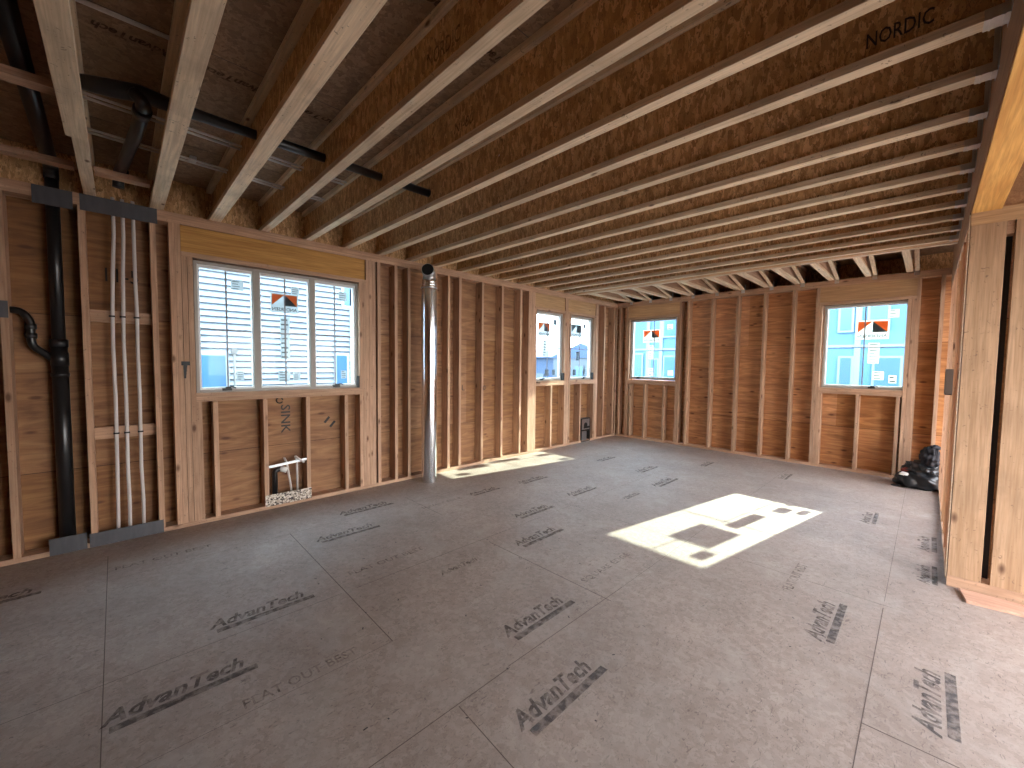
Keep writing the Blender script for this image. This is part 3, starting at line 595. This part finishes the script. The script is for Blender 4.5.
# ------------------------------------------------------------------ outside
GZ = -.5
tag(struct(MB().box(-60, 60, -60, 80, GZ-.1, GZ).build('ground', M['ground'])), 'pale bare ground around the buildings', 'ground')
nb = thing('neighbour_house', 'white lap-sided house close outside the three-pane window', 'house', (-3.6, 1.5, GZ))
m = MB(); X = -3.62
Y0, Y1 = -4.0, 3.42; z = GZ
while z < 5.5:
    m.poly([(X+.034, Y0, z+.024), (X+.034, Y1, z+.024), (X, Y1, z+.104), (X, Y0, z+.104), (X, Y0, z), (X, Y1, z)], [(0, 1, 2, 3), (4, 5, 1, 0)]); z += .104
m.box(X-5, X-.012, Y0, Y1-.002, GZ, 5.5); m.build('lap_siding', M['siding'], nb)
MB().box(X-.002, X+.04, Y1-.05, Y1+.03, GZ, 5.5).build('corner_board', M['trim'], nb)
MB().prism([(X+.3, Y0-.3, 5.5), (X+.3, Y1+.3, 5.5), (X-3, Y1+.3, 7), (X-3, Y0-.3, 7)], (0, 0, .12)).build('roof', M['roof'], nb)
for a, b, c, d in ((.93, 1.28, .4, 1.58), (3.10, 3.30, .6, 1.62), (3.26, 3.40, 2.62, 3.0)):
    wn_ = MB().box(X-.002, X+.035, a-.05, b+.05, c-.05, d+.05).build('window', M['trim'], nb); MB().box(X+.03, X+.04, a, b, c, d).build('pane', M['bluewin'], wn_)
MB().tube([(X+.06, 1.40, GZ), (X+.06, 1.40, 1.66)], .018, 10).build('vent_pipe', M['lgrey'], nb); MB().tube([(X+.04, 1.40, 1.66), (X+.09, 1.40, 1.66)], .05, 14).build('vent_cap', M['lgrey'], nb)
bh = thing('blue_house', 'house in pale blue wrap with light trim outside the far windows', 'house', (2, 15, GZ))
MB().box(-5.2, 9, 15, 22, GZ, 4.0).build('wall', M['blue'], bh)
MB().prism([(-5.6, 14.6, 4.0), (9.4, 14.6, 4.0), (9.4, 18.5, 5.2), (-5.6, 18.5, 5.2)], (0, 0, .12)).build('roof', M['roof'], bh)
for x in (-3.15, -2.62, 3.16, 4.25, -4.6, 1.2): MB().box(x-.07, x+.07, 14.95, 14.998, GZ, 4.0).build('trim_board', M['trimb'], bh)
for z in (2.1, 3.9): MB().box(-5.2, 9, 14.965, 14.999, z-.04, z+.04).build('band_board', M['trimb'], bh)
for a, b, c, d in ((2.80, 3.04, .7, 1.76), (2.76, 3.0, 2.55, 3.2), (3.55, 4.05, .7, 1.76), (3.4, 3.75, 2.6, 3.4), (-3.0, -2.75, .6, 1.7), (-3.9, -3.4, .6, 1.9), (-2.45, -1.9, .6, 1.8), (-2.5, -2.0, 2.6, 3.4)):
    w_ = MB().box(a-.06, b+.06, 14.94, 14.997, c-.06, d+.06).build('window', M['trimb'], bh); MB().box(a, b, 14.93, 14.945, c, d).build('pane', M['bluewin'], w_)
gh = thing('gabled_house', 'pale gabled house far outside the narrow left-wall windows', 'house', (-12, 24, GZ))
MB().box(-14.3, -9.5, 22.5, 27, GZ, 1.9).build('wall', M['farwall'], gh)
MB().prism([(-14.6, 22.4, 1.9), (-9.2, 22.4, 1.9), (-11.9, 22.4, 2.9)], (0, 5, 0)).build('roof', M['roof'], gh)
for x in (-13.5, -12.0, -10.5): w_ = MB().box(x-.4, x+.4, 22.44, 22.498, .3, 1.4).build('window', M['farwall'], gh); MB().box(x-.32, x+.32, 22.42, 22.445, .38, 1.32).build('pane', M['bluewin'], w_)
m = MB(); m.box(-32, -14.7, 21.9, 22.0, GZ, .75); o = m.build('garden_wall', M['farwall']); tag(o, 'long low white wall outside the nearer narrow window', 'garden wall')
sd = thing('long_shed', 'long low blue shed behind the white wall, outside the nearer narrow window', 'shed', (-24, 25, GZ))
MB().box(-36, -15.2, 25, 31, GZ, 2.0).build('wall', M['shed'], sd)
MB().prism([(-36.3, 24.6, 2.0), (-36.3, 31.4, 2.0), (-36.3, 28, 2.7)], (21.4, 0, 0)).build('roof', M['roof'], sd)
m = MB(); pts = [(-70+k*4, 52, GZ) for k in range(20)]; top = [(-70+k*4, 60, 3.0+1.5*noise.noise(Vector((k*.4, 0, 3)))) for k in range(20)]
m.poly(pts+top+[(x, 70, GZ) for x, y, z in pts], [(k, k+1, k+21, k+20) for k in range(19)]+[(k+20, k+21, k+41, k+40) for k in range(19)])
o = m.build('distant_hill', M['hill']); o['kind'] = 'structure'
